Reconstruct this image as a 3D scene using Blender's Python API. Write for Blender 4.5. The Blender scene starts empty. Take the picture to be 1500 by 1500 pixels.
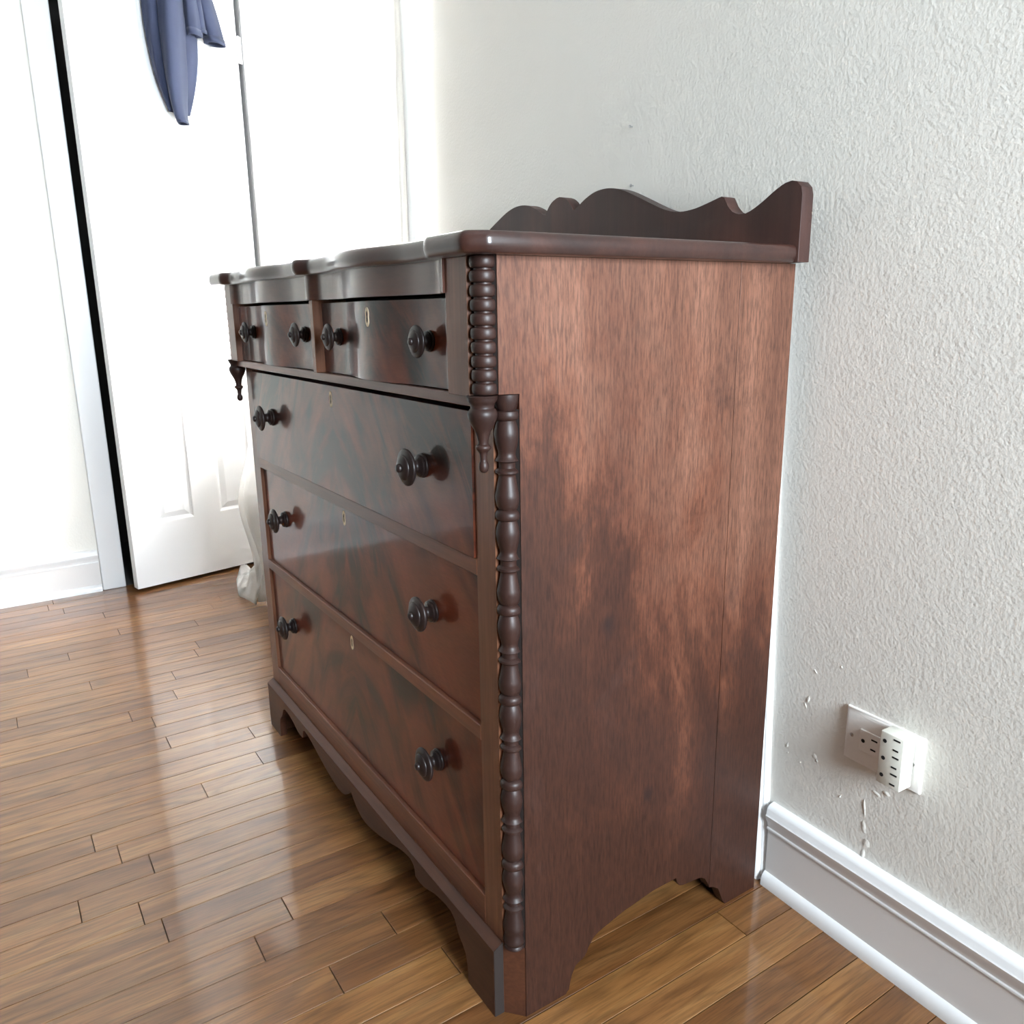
import bpy, bmesh, math, random
from mathutils import Vector, Matrix
random.seed(7)
C = bpy.context.scene.collection
PI = math.pi

# ------------------------------------------------------------------ camera
F = 1191.5
rx, rz, ro = 1.32874, 0.99261, -0.01356
cam_d = bpy.data.cameras.new('camera')
cam_d.sensor_width = 36.0
cam_d.sensor_fit = 'HORIZONTAL'
cam_d.lens = F / 1500.0 * 36.0
cam_d.clip_start = 0.02
cam = bpy.data.objects.new('camera', cam_d)
C.objects.link(cam)
cam.matrix_world = (Matrix.Translation((0.7636, -0.4898, 0.9415)) @ Matrix.Rotation(rz, 4, 'Z')
                    @ Matrix.Rotation(rx, 4, 'X') @ Matrix.Rotation(ro, 4, 'Z'))
bpy.context.scene.camera = cam

# ------------------------------------------------------------------ world, daylight, exposure
YW, TH = 0.516, 0.034            # back wall: surface at (0, YW), turned by -TH
WM = Matrix.Translation((0, YW, 0)) @ Matrix.Rotation(-TH, 4, 'Z')
world = bpy.data.worlds.new('daylight'); bpy.context.scene.world = world
world.use_nodes = True
world.node_tree.nodes['Background'].inputs['Color'].default_value = (0.86, 0.93, 1.0, 1)
world.node_tree.nodes['Background'].inputs['Strength'].default_value = 4.0

def area(name, M, sx, sy, power, col):
    d = bpy.data.lights.new(name, 'AREA'); d.shape = 'RECTANGLE'
    d.size = sx; d.size_y = sy; d.energy = power; d.color = col
    o = bpy.data.objects.new(name, d); C.objects.link(o); o.matrix_world = M
    return o
# sky light outside the two windows
area('daylight_window_by_dresser', WM @ Matrix.Translation((-1.665, 0.30, 1.46)) @ Matrix.Rotation(-PI/2, 4, 'X'),
     1.25, 1.9, 330, (1.0, 0.985, 0.96))
area('daylight_window_right', Matrix.Translation((2.62, -0.06, 1.53)) @ Matrix.Rotation(PI/2, 4, 'Y'),
     1.5, 0.95, 190, (0.80, 0.91, 1.0))
vs = bpy.context.scene.view_settings
vs.view_transform = 'Standard'; vs.look = 'None'; vs.gamma = 1.0; vs.use_curve_mapping = False
vs.exposure = 0.56

# ------------------------------------------------------------------ material helpers
class NT:
    def __init__(s, name):
        s.m = bpy.data.materials.new(name); s.m.use_nodes = True
        s.t = s.m.node_tree; s.t.nodes.clear()
        s.out = s.n('ShaderNodeOutputMaterial')
        s.x = 0
    def n(s, typ, ins=None, **kw):
        nd = s.t.nodes.new(typ)
        for k, v in kw.items(): setattr(nd, k, v)
        for k, v in (ins or {}).items():
            if isinstance(v, tuple) and len(v) == 2 and hasattr(v[0], 'outputs'):
                s.t.links.new(v[0].outputs[v[1]], nd.inputs[k])
            else:
                nd.inputs[k].default_value = v
        return nd
    def ramp(s, fac, stops, interp='LINEAR'):
        nd = s.n('ShaderNodeValToRGB', {'Fac': fac})
        cr = nd.color_ramp; cr.interpolation = interp
        while len(cr.elements) < len(stops): cr.elements.new(0.5)
        for e, (p, c) in zip(cr.elements, stops):
            e.position = p
            e.color = (c, c, c, 1) if isinstance(c, (int, float)) else (*c, 1)
        return (nd, 'Color')
    def mix(s, fac, a, b, blend='MIX'):
        nd = s.n('ShaderNodeMix', data_type='RGBA', blend_type=blend)
        for i, v in ((0, fac), (6, a), (7, b)):
            if isinstance(v, tuple) and len(v) == 2 and hasattr(v[0], 'outputs'):
                s.t.links.new(v[0].outputs[v[1]], nd.inputs[i])
            elif isinstance(v, (int, float)): nd.inputs[i].default_value = v
            else: nd.inputs[i].default_value = (*v, 1)
        return (nd, 2)
    def math(s, op, a, b=0.0):
        nd = s.n('ShaderNodeMath', operation=op)
        for i, v in ((0, a), (1, b)):
            if isinstance(v, tuple): s.t.links.new(v[0].outputs[v[1]], nd.inputs[i])
            else: nd.inputs[i].default_value = v
        return (nd, 0)
    def coords(s, scale=(1, 1, 1), rot=(0, 0, 0), loc=(0, 0, 0), kind='Object', src=None):
        if src is None:
            if kind == 'Position': src = (s.n('ShaderNodeNewGeometry'), 'Position')
            else: src = (s.n('ShaderNodeTexCoord'), kind)
        return (s.n('ShaderNodeMapping', {'Vector': src, 'Scale': scale, 'Rotation': rot, 'Location': loc}), 0)
    def noise(s, vec, scale=5.0, detail=4.0, rough=0.55, dist=0.0):
        return (s.n('ShaderNodeTexNoise', {'Vector': vec, 'Scale': scale, 'Detail': detail, 'Roughness': rough, 'Distortion': dist}), 'Fac')
    def bump(s, h, strength=0.2, dist=0.001):
        return (s.n('ShaderNodeBump', {'Height': h, 'Strength': strength, 'Distance': dist}), 0)
    def bsdf(s, color, rough=0.5, normal=None, **kw):
        ins = {'Roughness': rough}
        if isinstance(color, tuple) and len(color) == 2: ins['Base Color'] = color
        else: ins['Base Color'] = (*color, 1)
        if normal: ins['Normal'] = normal
        for k, v in kw.items(): ins[k.replace('_', ' ')] = v
        b = s.n('ShaderNodeBsdfPrincipled', ins)
        s.t.links.new(b.outputs[0], s.out.inputs[0])
        return s.m

def plain(name, col, rough=0.5, vary=0.06, **kw):
    t = NT(name)
    nz = t.noise(t.coords(), 9.0, 5.0)
    c = t.mix(nz, tuple(x*(1-vary) for x in col), tuple(min(1, x*(1+vary)) for x in col))
    return t.bsdf(c, rough, **kw)

MAT = {}
def wall_mat():
    t = NT('painted_plaster')
    v = t.coords()
    a = t.noise(v, 190.0, 2.0, 0.5); b = t.noise(v, 45.0, 3.0)
    h = t.math('ADD', t.math('MULTIPLY', a, 0.6), t.math('MULTIPLY', b, 0.5))
    c = t.mix(t.noise(v, 2.5, 3.0), (0.775, 0.75, 0.69), (0.82, 0.80, 0.745))
    return t.bsdf(c, 0.55, t.bump(h, 0.32, 0.004))
def white_mat(name='white_gloss_paint', col=(0.80, 0.80, 0.80), rough=0.35):
    t = NT(name); v = t.coords()
    c = t.mix(t.noise(v, 7.0, 5.0), tuple(x*0.96 for x in col), col)
    return t.bsdf(c, rough, t.bump(t.noise(v, 40.0, 3.0), 0.08, 0.001))

def veneer_mat():
    """crotch mahogany veneer: mirrored flame figure, polished"""
    t = NT('flame_mahogany_veneer')
    obj = t.n('ShaderNodeTexCoord')
    sep = t.n('ShaderNodeSeparateXYZ', {'Vector': (obj, 'Object')})
    ax = t.math('ABSOLUTE', (sep, 'X'))
    # flame: lines sweep from the centre outwards and down
    q = t.math('ADD', t.math('MULTIPLY', ax, 1.0), t.math('MULTIPLY', (sep, 'Z'), 0.75))
    r = t.math('SUBTRACT', t.math('MULTIPLY', (sep, 'Z'), 1.0), t.math('MULTIPLY', ax, 0.75))
    oi = t.n('ShaderNodeObjectInfo')
    off = t.math('MULTIPLY', (oi, 'Random'), 7.0)
    cv = (t.n('ShaderNodeCombineXYZ', {'X': t.math('MULTIPLY', q, 13.0), 'Y': off, 'Z': t.math('MULTIPLY', r, 3.6)}), 0)
    cb = (t.n('ShaderNodeCombineXYZ', {'X': t.math('MULTIPLY', q, 5.0), 'Y': off, 'Z': t.math('MULTIPLY', r, 2.4)}), 0)
    n1 = t.noise(cv, 1.0, 6.0, 0.62, 0.9)
    n2 = t.noise(cb, 1.0, 3.0, 0.5, 1.2)
    base = t.ramp(n2, [(0.38, (0.017, 0.010, 0.008)), (0.50, (0.080, 0.019, 0.010)), (0.60, (0.165, 0.040, 0.018))])
    heart = t.ramp(t.math('ADD', t.math('MULTIPLY', ax, 2.6), t.math('MULTIPLY', n2, 0.9)), [(0.42, 0.6), (0.72, 0.0)])
    base = t.mix(heart, base, (0.014, 0.009, 0.0075))
    fl = t.ramp(n1, [(0.44, 0.0), (0.64, 1.0)])
    c = t.mix(t.math('MULTIPLY', fl, 0.55), base, (0.23, 0.056, 0.024))
    g = t.noise(t.coords((60, 60, 400)), 1.0, 2.0)
    c = t.mix(0.35, c, t.ramp(g, [(0.3, 0.55), (0.7, 1.0)]), 'MULTIPLY')
    return t.bsdf(c, 0.34, Specular_IOR_Level=0.12, Coat_Weight=0.58, Coat_Roughness=0.09, Coat_IOR=1.5)

def mahog(name, dark, mid, light, axis='Z', rough=0.38, coat=0.35, crough=0.2, blotch=0.5, grain=1.0):
    t = NT(name)
    st = {'X': (1.2, 14, 14), 'Y': (14, 1.2, 14), 'Z': (14, 14, 1.2)}[axis]
    fine = tuple(a*(14 if a > 2 else 6) for a in st)
    n1 = t.noise(t.coords(st), 1.0, 6.0, 0.6, 0.6)
    n2 = t.noise(t.coords(fine), 1.0, 3.0, 0.6)
    n3 = t.noise(t.coords((4.2, 4.2, 3.0)), 1.0, 4.0, 0.6, 0.8)
    c = t.ramp(n1, [(0.30, dark), (0.52, mid), (0.75, light)])
    c = t.mix(t.math('MULTIPLY', t.ramp(n3, [(0.40, 1.0), (0.60, 0.0)]), blotch), c, dark)
    c = t.mix(0.55*grain, c, t.ramp(n2, [(0.35, 0.55), (0.62, 1.0)]), 'MULTIPLY')
    return t.bsdf(c, rough, t.bump(n2, 0.12, 0.0006), Specular_IOR_Level=0.28, Coat_Weight=coat, Coat_Roughness=crough)

def side_mat():
    """solid side boards: worn reddish finish with darker cloudy stain patches and a knot"""
    t = NT('worn_mahogany_side')
    obj = (t.n('ShaderNodeTexCoord'), 'Object')
    n1 = t.noise(t.coords((1, 16, 0.9)), 1.0, 6.0, 0.6, 0.4)
    n2 = t.noise(t.coords((1, 330, 42)), 1.0, 3.0, 0.65)
    n4 = t.noise(t.coords((1, 170, 9)), 1.0, 3.0, 0.6)
    # varnish clouds: the finish is paler towards the top, darker low at the front
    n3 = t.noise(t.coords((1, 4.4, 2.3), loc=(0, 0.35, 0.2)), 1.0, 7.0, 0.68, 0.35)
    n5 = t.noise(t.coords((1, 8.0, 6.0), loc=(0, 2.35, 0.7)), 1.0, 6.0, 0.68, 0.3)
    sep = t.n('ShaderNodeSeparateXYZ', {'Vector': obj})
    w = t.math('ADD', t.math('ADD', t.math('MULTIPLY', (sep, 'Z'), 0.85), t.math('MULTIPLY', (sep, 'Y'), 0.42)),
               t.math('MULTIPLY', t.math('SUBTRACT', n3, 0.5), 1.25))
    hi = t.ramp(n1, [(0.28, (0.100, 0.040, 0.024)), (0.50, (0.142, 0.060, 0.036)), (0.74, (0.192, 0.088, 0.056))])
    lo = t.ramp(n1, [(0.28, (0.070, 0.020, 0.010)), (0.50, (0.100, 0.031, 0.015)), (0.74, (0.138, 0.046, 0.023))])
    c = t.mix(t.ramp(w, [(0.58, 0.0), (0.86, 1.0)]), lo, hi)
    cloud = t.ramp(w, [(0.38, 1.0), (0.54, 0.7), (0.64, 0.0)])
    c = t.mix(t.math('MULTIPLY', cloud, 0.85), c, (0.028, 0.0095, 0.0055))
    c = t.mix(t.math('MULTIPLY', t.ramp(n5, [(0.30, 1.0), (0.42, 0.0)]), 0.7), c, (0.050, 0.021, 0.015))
    c = t.mix(0.75, c, t.ramp(n2, [(0.36, 0.45), (0.58, 1.10)]), 'MULTIPLY')
    c = t.mix(0.5, c, t.ramp(n4, [(0.34, 0.68), (0.60, 1.05)]), 'MULTIPLY')
    # knots
    for (ky, kz, kr) in ((0.155, 0.545, 22.0), (0.235, 0.265, 30.0)):
        d = t.n('ShaderNodeVectorMath', {0: obj, 1: (0.0, ky, kz)}, operation='SUBTRACT')
        sc = t.n('ShaderNodeVectorMath', {0: (d, 0), 1: (0.0, kr*1.5, kr)}, operation='MULTIPLY')
        ln = t.n('ShaderNodeVectorMath', {0: (sc, 0)}, operation='LENGTH')
        wob = t.math('ADD', (ln, 'Value'), t.math('MULTIPLY', t.noise(t.coords((1, 40, 26)), 1.0, 3.0), 0.9))
        c = t.mix(t.math('MULTIPLY', t.ramp(wob, [(0.50, 1.0), (0.95, 0.0)]), 0.85), c, (0.016, 0.007, 0.006))
    return t.bsdf(c, 0.50, t.bump(n2, 0.10, 0.0005), Specular_IOR_Level=0.3, Coat_Weight=0.08, Coat_Roughness=0.30)

def oak_mat():
    t = NT('oak_strip')
    geo = (t.n('ShaderNodeNewGeometry'), 'Position')
    oi = t.n('ShaderNodeObjectInfo')
    rnd = (oi, 'Random')
    off = (t.n('ShaderNodeCombineXYZ', {'X': t.math('MULTIPLY', rnd, 3.1), 'Y': t.math('MULTIPLY', rnd, 37.0), 'Z': t.math('MULTIPLY', rnd, 91.0)}), 0)
    p = (t.n('ShaderNodeVectorMath', {0: geo, 1: off}, operation='ADD'), 0)
    # cathedral figure: distorted bands along the board
    nb = t.noise(t.coords((8, 0.9, 1), src=p), 1.0, 3.0, 0.55, 0.3)
    band = t.math('FRACT', t.math('MULTIPLY', nb, 13.0))
    n1 = t.noise(t.coords((32, 2.0, 1), src=p), 1.0, 5.0, 0.6, 0.8)
    n2 = t.noise(t.coords((420, 16, 1), src=p), 1.0, 3.0, 0.6)
    c = t.ramp(n1, [(0.25, (0.140, 0.057, 0.018)), (0.50, (0.235, 0.108, 0.036)), (0.78, (0.335, 0.180, 0.068))])
    rings = t.ramp(band, [(0.0, 0.42), (0.22, 0.92), (0.7, 1.08), (1.0, 0.42)])
    c = t.mix(0.48, c, rings, 'MULTIPLY')
    c = t.mix(0.50, c, t.ramp(n2, [(0.36, 0.40), (0.56, 1.05)]), 'MULTIPLY')
    tone = t.ramp(rnd, [(0.0, (0.72, 0.62, 0.55)), (0.35, (0.92, 0.86, 0.80)), (0.7, (1.05, 1.0, 0.95)), (1.0, (1.18, 1.16, 1.05))])
    c = t.mix(1.0, c, tone, 'MULTIPLY')
    # small dark flecks and scuffs
    fl = t.noise(t.coords((26, 7, 1), src=p), 1.0, 2.0, 0.4)
    c = t.mix(t.ramp(fl, [(0.74, 0.0), (0.80, 0.7)]), c, (0.05, 0.022, 0.012))
    return t.bsdf(c, 0.38, t.bump(n2, 0.10, 0.0006), Coat_Weight=0.65, Coat_Roughness=0.09)

def curtain_mat():
    t = NT('white_curtain_cloth')
    v = t.coords((400, 400, 400))
    n = t.noise(v, 1.0, 2.0)
    c = t.mix(n, (0.86, 0.86, 0.85), (0.92, 0.92, 0.91))
    d = t.n('ShaderNodeBsdfDiffuse', {'Color': c}); tr = t.n('ShaderNodeBsdfTranslucent', {'Color': c})
    mx = t.n('ShaderNodeMixShader', {0: 0.55, 1: (d, 0), 2: (tr, 0)})
    t.t.links.new(mx.outputs[0], t.out.inputs[0])
    return t.m
def glass_mat():
    t = NT('window_glass')
    tr = t.n('ShaderNodeBsdfTransparent'); gl = t.n('ShaderNodeBsdfGlossy', {'Roughness': 0.02})
    fr = t.n('ShaderNodeFresnel', {'IOR': 1.45})
    mx = t.n('ShaderNodeMixShader', {0: (fr, 0), 1: (tr, 0), 2: (gl, 0)})
    t.t.links.new(mx.outputs[0], t.out.inputs[0])
    return t.m
def cloth_mat():
    t = NT('blue_jersey')
    v = t.coords((1, 1, 1))
    n = t.noise(v, 700.0, 2.0); b = t.noise(v, 14.0, 3.0)
    c = t.mix(b, (0.011, 0.0175, 0.044), (0.020, 0.029, 0.068))
    return t.bsdf(c, 0.9, t.bump(n, 0.25, 0.0006), Sheen_Weight=0.1, Sheen_Roughness=0.5)

MAT['wall'] = wall_mat()
MAT['white'] = white_mat()
MAT['doorwhite'] = white_mat('white_door_paint', (0.82, 0.825, 0.83), 0.4)
MAT['base'] = white_mat('baseboard_paint', (0.76, 0.73, 0.71), 0.3)
MAT['basewhite'] = white_mat('moulding_paint', (0.84, 0.84, 0.84), 0.25)
MAT['ceil'] = plain('ceiling_paint', (0.55, 0.54, 0.52), 0.8, 0.02)  # unseen ceiling toned down to lower the bounced light
MAT['veneer'] = veneer_mat()
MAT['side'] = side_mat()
MAT['stile'] = mahog('mahogany_stile', (0.12, 0.046, 0.024), (0.20, 0.080, 0.040), (0.29, 0.125, 0.065), 'Z', blotch=0.35)
MAT['rail'] = mahog('mahogany_rail', (0.09, 0.034, 0.020), (0.17, 0.058, 0.028), (0.28, 0.096, 0.044), 'X', blotch=0.3)
MAT['frieze'] = mahog('mahogany_frieze', (0.050, 0.020, 0.014), (0.10, 0.034, 0.020), (0.15, 0.052, 0.028), 'X', 0.34, 0.7, 0.12, 0.3, 0.5)
MAT['top'] = mahog('mahogany_top', (0.020, 0.010, 0.009), (0.040, 0.016, 0.012), (0.075, 0.029, 0.020), 'X', 0.3, 0.6, 0.14, 0.5, 0.5)
MAT['splash'] = mahog('mahogany_backboard', (0.030, 0.016, 0.014), (0.052, 0.022, 0.017), (0.085, 0.033, 0.024), 'Z', 0.50, 0.08, 0.3, 0.6, 0.5)
MAT['apron'] = mahog('mahogany_apron', (0.045, 0.017, 0.010), (0.090, 0.031, 0.015), (0.145, 0.052, 0.025), 'X', 0.5, 0.12, 0.3, blotch=0.4)
MAT['turned'] = mahog('dark_turned_wood', (0.016, 0.008, 0.007), (0.030, 0.013, 0.010), (0.060, 0.024, 0.016), 'Z', 0.45, 0.12, 0.32, 0.3, 0.4)
MAT['knob'] = mahog('ebonised_knob', (0.012, 0.008, 0.008), (0.020, 0.012, 0.011), (0.035, 0.018, 0.014), 'X', 0.40, 0.15, 0.25, 0.3, 0.4)
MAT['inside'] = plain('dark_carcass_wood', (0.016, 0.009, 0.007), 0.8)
MAT['bone'] = plain('bone_inlay', (0.80, 0.66, 0.46), 0.5)
MAT['hole'] = plain('keyhole_dark', (0.006, 0.005, 0.005), 0.9)
MAT['oak'] = oak_mat()
MAT['subfloor'] = plain('dark_joint', (0.03, 0.016, 0.009), 0.9)
MAT['curtain'] = curtain_mat()
MAT['glass'] = glass_mat()
MAT['cloth'] = cloth_mat()
MAT['ivory'] = plain('ivory_plastic', (0.86, 0.84, 0.80), 0.35, 0.02)
MAT['almond'] = plain('almond_plastic', (0.78, 0.78, 0.70), 0.35, 0.02)
MAT['metal'] = plain('steel', (0.55, 0.55, 0.55), 0.3, 0.03, Metallic=1.0)
MAT['darkwall'] = plain('darkened_wall_paint', (0.15, 0.13, 0.115), 0.7, 0.03)  # unseen wall made dark to cut fill light on the dresser front
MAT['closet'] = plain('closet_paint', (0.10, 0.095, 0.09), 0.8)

# ------------------------------------------------------------------ mesh helpers
def new_obj(name, bm, mat, parent=None, smooth=None, M=None):
    me = bpy.data.meshes.new(name)
    bmesh.ops.recalc_face_normals(bm, faces=bm.faces)
    bm.to_mesh(me); bm.free()
    me.materials.append(MAT[mat] if isinstance(mat, str) else mat)
    if smooth is not None:
        for p in me.polygons: p.use_smooth = True
        me.set_sharp_from_angle(angle=math.radians(smooth))
    o = bpy.data.objects.new(name, me); C.objects.link(o)
    if parent: o.parent = parent
    if M is not None:
        if parent: o.matrix_local = M
        else: o.matrix_world = M
    return o
def link_copy(name, me, parent, loc=(0, 0, 0), rot=(0, 0, 0), scale=(1, 1, 1)):
    o = bpy.data.objects.new(name, me); C.objects.link(o)
    o.parent = parent; o.location = loc; o.rotation_euler = rot; o.scale = scale
    return o
def tag(o, label=None, cat=None, group=None, kind=None):
    if label: o['label'] = label
    if cat: o['category'] = cat
    if group: o['group'] = group
    if kind: o['kind'] = kind
    return o
def empty(name, M):
    o = bpy.data.objects.new(name, None); C.objects.link(o)
    o.empty_display_size = 0.05
    o.matrix_world = M if isinstance(M, Matrix) else Matrix.Translation(M)
    return o
def box(bm, x0, x1, y0, y1, z0, z1, bev=0.0, seg=1):
    vs_ = [bm.verts.new((x, y, z)) for x in (x0, x1) for y in (y0, y1) for z in (z0, z1)]
    fs = [bm.faces.new([vs_[i] for i in f]) for f in ((0, 1, 3, 2), (4, 6, 7, 5), (0, 4, 5, 1), (2, 3, 7, 6), (0, 2, 6, 4), (1, 5, 7, 3))]
    if bev:
        es = {e for f in fs for e in f.edges}
        bmesh.ops.bevel(bm, geom=list(es), offset=bev, segments=seg, affect='EDGES', profile=0.5)
def boxo(name, mat, parent, *a, bev=0.0, seg=1, M=None, smooth=None):
    bm = bmesh.new(); box(bm, *a, bev=bev, seg=seg)
    return new_obj(name, bm, mat, parent, smooth, M)
def prism(bm, pts, axis, a, b):
    """polygon extruded along an axis: pts are the two other coordinates in xyz order"""
    def P(p, t):
        return {'x': (t, p[0], p[1]), 'y': (p[0], t, p[1]), 'z': (p[0], p[1], t)}[axis]
    A = [bm.verts.new(P(p, a)) for p in pts]; B = [bm.verts.new(P(p, b)) for p in pts]
    n = len(pts)
    fa = bm.faces.new(A); fb = bm.faces.new(B[::-1])
    for i in range(n): bm.faces.new((A[i], A[(i+1) % n], B[(i+1) % n], B[i]))
    return A, B
def prismo(name, mat, parent, pts, axis, a, b, bev=0.0, smooth=None, M=None):
    bm = bmesh.new(); A, B = prism(bm, pts, axis, a, b)
    if bev:
        sel = [e for e in bm.edges if (e.verts[0] in A) == (e.verts[1] in A)]
        bmesh.ops.bevel(bm, geom=sel, offset=bev, segments=2, affect='EDGES', profile=0.5)
    o = new_obj(name, bm, mat, parent, smooth, M)
    return o
def lathe(bm, prof, seg=24, axis='z', org=(0, 0, 0)):
    rings = []
    for r, h in prof:
        ring = []
        for k in range(seg):
            a = 2*PI*k/seg; c, s_ = r*math.cos(a), r*math.sin(a)
            p = (c, s_, h) if axis == 'z' else (c, -h, s_)
            ring.append(bm.verts.new((org[0]+p[0], org[1]+p[1], org[2]+p[2])))
        rings.append(ring)
    for A, B in zip(rings, rings[1:]):
        for k in range(seg): bm.faces.new((A[k], A[(k+1) % seg], B[(k+1) % seg], B[k]))
    bm.faces.new(rings[0]); bm.faces.new(rings[-1][::-1])
def smoothprof(ctrl, step=0.0012):
    """Catmull-Rom through (r,z) control points; a repeated point keeps a sharp corner"""
    out = []
    n = len(ctrl)
    for i in range(n-1):
        p1, p2 = ctrl[i], ctrl[i+1]
        if p1 == p2: continue
        p0 = ctrl[i-1] if i > 0 else p1
        p3 = ctrl[i+2] if i+2 < n else p2
        k = max(1, int(math.dist(p1, p2)/step))
        for j in range(k):
            t = j/k
            out.append(tuple(0.5*(2*b+(c-a)*t+(2*a-5*b+4*c-d)*t*t+(3*b-a-3*c+d)*t**3) for a, b, c, d in zip(p0, p1, p2, p3)))
    out.append(ctrl[-1])
    return out
def curve2(ctrl, step=0.006): return smoothprof(ctrl, step)

# ------------------------------------------------------------------ the room
XF, XR, YN, ZC = -2.335, 2.30, -2.70, 2.60     # far wall, right wall, near wall, ceiling
# floor: dark bed with separate oak strips
bm = bmesh.new(); box(bm, XF-0.9, XR+0.3, YN-0.3, 0.95, -0.12, -0.012)
floor = new_obj('floor', bm, 'subfloor'); tag(floor, 'oak strip floor laid towards the back wall', kind='structure')
PW, X0 = 0.0613, 0.0055
known = {}      # joints seen in the photograph: row -> y
for X, Y in ((-0.47, -0.36), (-0.355, -0.247), (-0.235, -0.2266), (-0.18, -0.172), (-1.09, -0.236), (-1.03, -0.066), (-0.30, -0.06)):
    known[math.floor((X-X0)/PW)] = Y
plank_rows = range(math.floor((XF-X0)/PW), math.ceil((0.80-X0)/PW))
rest = bmesh.new()
def plank_mesh(bm, xa, xb, ya, yb):
    g = 0.0007
    box(bm, xa+g, xb-g, ya+g, yb-g, -0.012, 0.0, bev=0.0004)
for r in plank_rows:
    xa = X0+r*PW; xb = xa+PW
    if xa < XF: xa = XF
    cuts = [0.56]
    y = 0.56
    if r in known:
        y = known[r]; 
        if y < 0.1: cuts.append(y)
        else: cuts = [0.56, y]
    else:
        y = 0.56-random.uniform(0.15, 0.95); cuts.append(y)
    while y > -0.75:
        y -= random.uniform(0.45, 1.1); cuts.append(max(y, -1.1))
    for a, b in zip(cuts[1:], cuts):
        if b-a < 0.02: continue
        bm = bmesh.new(); plank_mesh(bm, xa, xb, a, b)
        new_obj('plank', bm, 'oak', floor)
    yl = cuts[-1]
    while yl > YN:
        y2 = max(YN-0.02, yl-random.uniform(0.6, 1.3)); plank_mesh(rest, xa, xb, y2, yl); yl = y2
for r in range(math.ceil((0.80-X0)/PW), math.ceil((XR-X0)/PW)):
    yl = 0.52
    while yl > YN:
        y2 = max(YN-0.02, yl-random.uniform(0.6, 1.3)); plank_mesh(rest, X0+r*PW, min(XR+0.02, X0+(r+1)*PW), y2, yl); yl = y2
o = new_obj('strip_flooring', rest, 'oak', floor); o['kind'] = 'stuff'

# back wall with window opening (local frame: x along the wall, y=0 the plaster face)
WX0, WX1, WZ0, WZ1 = -2.20, -1.277, 0.62, 2.30
bm = bmesh.new()
for a in ((-2.55, WX0, 0, 0.14, 0, ZC), (WX1, 2.5, 0, 0.14, 0, ZC), (WX0, WX1, 0, 0.14, 0, WZ0), (WX0, WX1, 0, 0.14, WZ1, ZC)): box(bm, *a)
wall_back = new_obj('wall_back', bm, 'wall', None, None, WM); tag(wall_back, 'cream plaster wall behind the dresser', kind='structure')
# loose paint flakes and plaster ridges on the wall
def flake(x, z, w, h, rot, t=0.0009):
    bm = bmesh.new(); n = 7
    ring = [(0.5*w*math.cos(2*PI*k/n)*random.uniform(.6, 1.2), 0.5*h*math.sin(2*PI*k/n)*random.uniform(.6, 1.2)) for k in range(n)]
    A = [bm.verts.new((p[0], 0.0003, p[1])) for p in ring]; B = [bm.verts.new((p[0]*.6, -t*random.uniform(.5, 1.3), p[1]*.6)) for p in ring]
    bm.faces.new(B)
    for k in range(n): bm.faces.new((A[k], A[(k+1) % n], B[(k+1) % n], B[k]))
    o = new_obj('paint_flake', bm, 'wall', wall_back, 60)
    o.location = (x, 0, z); o.rotation_euler = (0, rot, 0)
for a in ((0.052, 0.355, 0.007, 0.016, 0.3), (0.048, 0.344, 0.003, 0.014, -0.5), (0.072, 0.268, 0.010, 0.012, 0.2), (0.0765, 0.262, 0.006, 0.007, 0.9),
          (0.122, 0.2255, 0.004, 0.010, 0.5), (0.020, 0.262, 0.004, 0.012, 0.2), (0.022, 0.25, 0.003, 0.007, 0.8), (0.047, 0.245, 0.004, 0.004, 0),
          (0.105, 0.43, 0.004, 0.005, 0), (0.062, 0.405, 0.003, 0.010, -0.6), (0.165, 0.20, 0.010, 0.03, -0.2), (0.172, 0.175, 0.012, 0.02, 0.3),
          (0.168, 0.155, 0.008, 0.022, 0.1), (0.18, 0.262, 0.02, 0.008, 0.2), (0.195, 0.27, 0.012, 0.009, 0), (0.16, 0.145, 0.014, 0.010, 0.4), (0.163, 0.23, 0.006, 0.04, -0.15)):
    flake(*a)

# other walls, ceiling
DY0, DY1, DZ = -0.135, 0.445, 2.05     # closet opening in the far wall
bm = bmesh.new()
for a in ((XF-0.12, XF, YN, DY0, 0, ZC), (XF-0.12, XF, DY1, 0.75, 0, ZC), (XF-0.12, XF, DY0, DY1, DZ, ZC)): box(bm, *a)
tag(new_obj('wall_left', bm, 'wall'), 'far plaster wall holding the closet doorway', kind='structure')
bm = bmesh.new(); R0, R1, RZ0, RZ1 = -0.52, 0.36, 0.72, 2.3
for a in ((XR, XR+0.14, YN, R0, 0, ZC), (XR, XR+0.14, R1, 0.8, 0, ZC), (XR, XR+0.14, R0, R1, 0, RZ0), (XR, XR+0.14, R0, R1, RZ1, ZC)): box(bm, *a)
tag(new_obj('wall_right', bm, 'wall'), 'plaster wall with a window facing the dresser end', kind='structure')
bm = bmesh.new(); box(bm, XF-0.12, XR+0.14, YN-0.12, YN, 0, ZC)
tag(new_obj('wall_front', bm, 'darkwall'), 'plain plaster wall opposite the dresser front', kind='structure')
bm = bmesh.new(); box(bm, XF-0.12, XR+0.14, YN-0.12, 0.8, ZC, ZC+0.1)
tag(new_obj('ceiling', bm, 'ceil'), 'plain ceiling darkened to cut bounce light', kind='structure')
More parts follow.
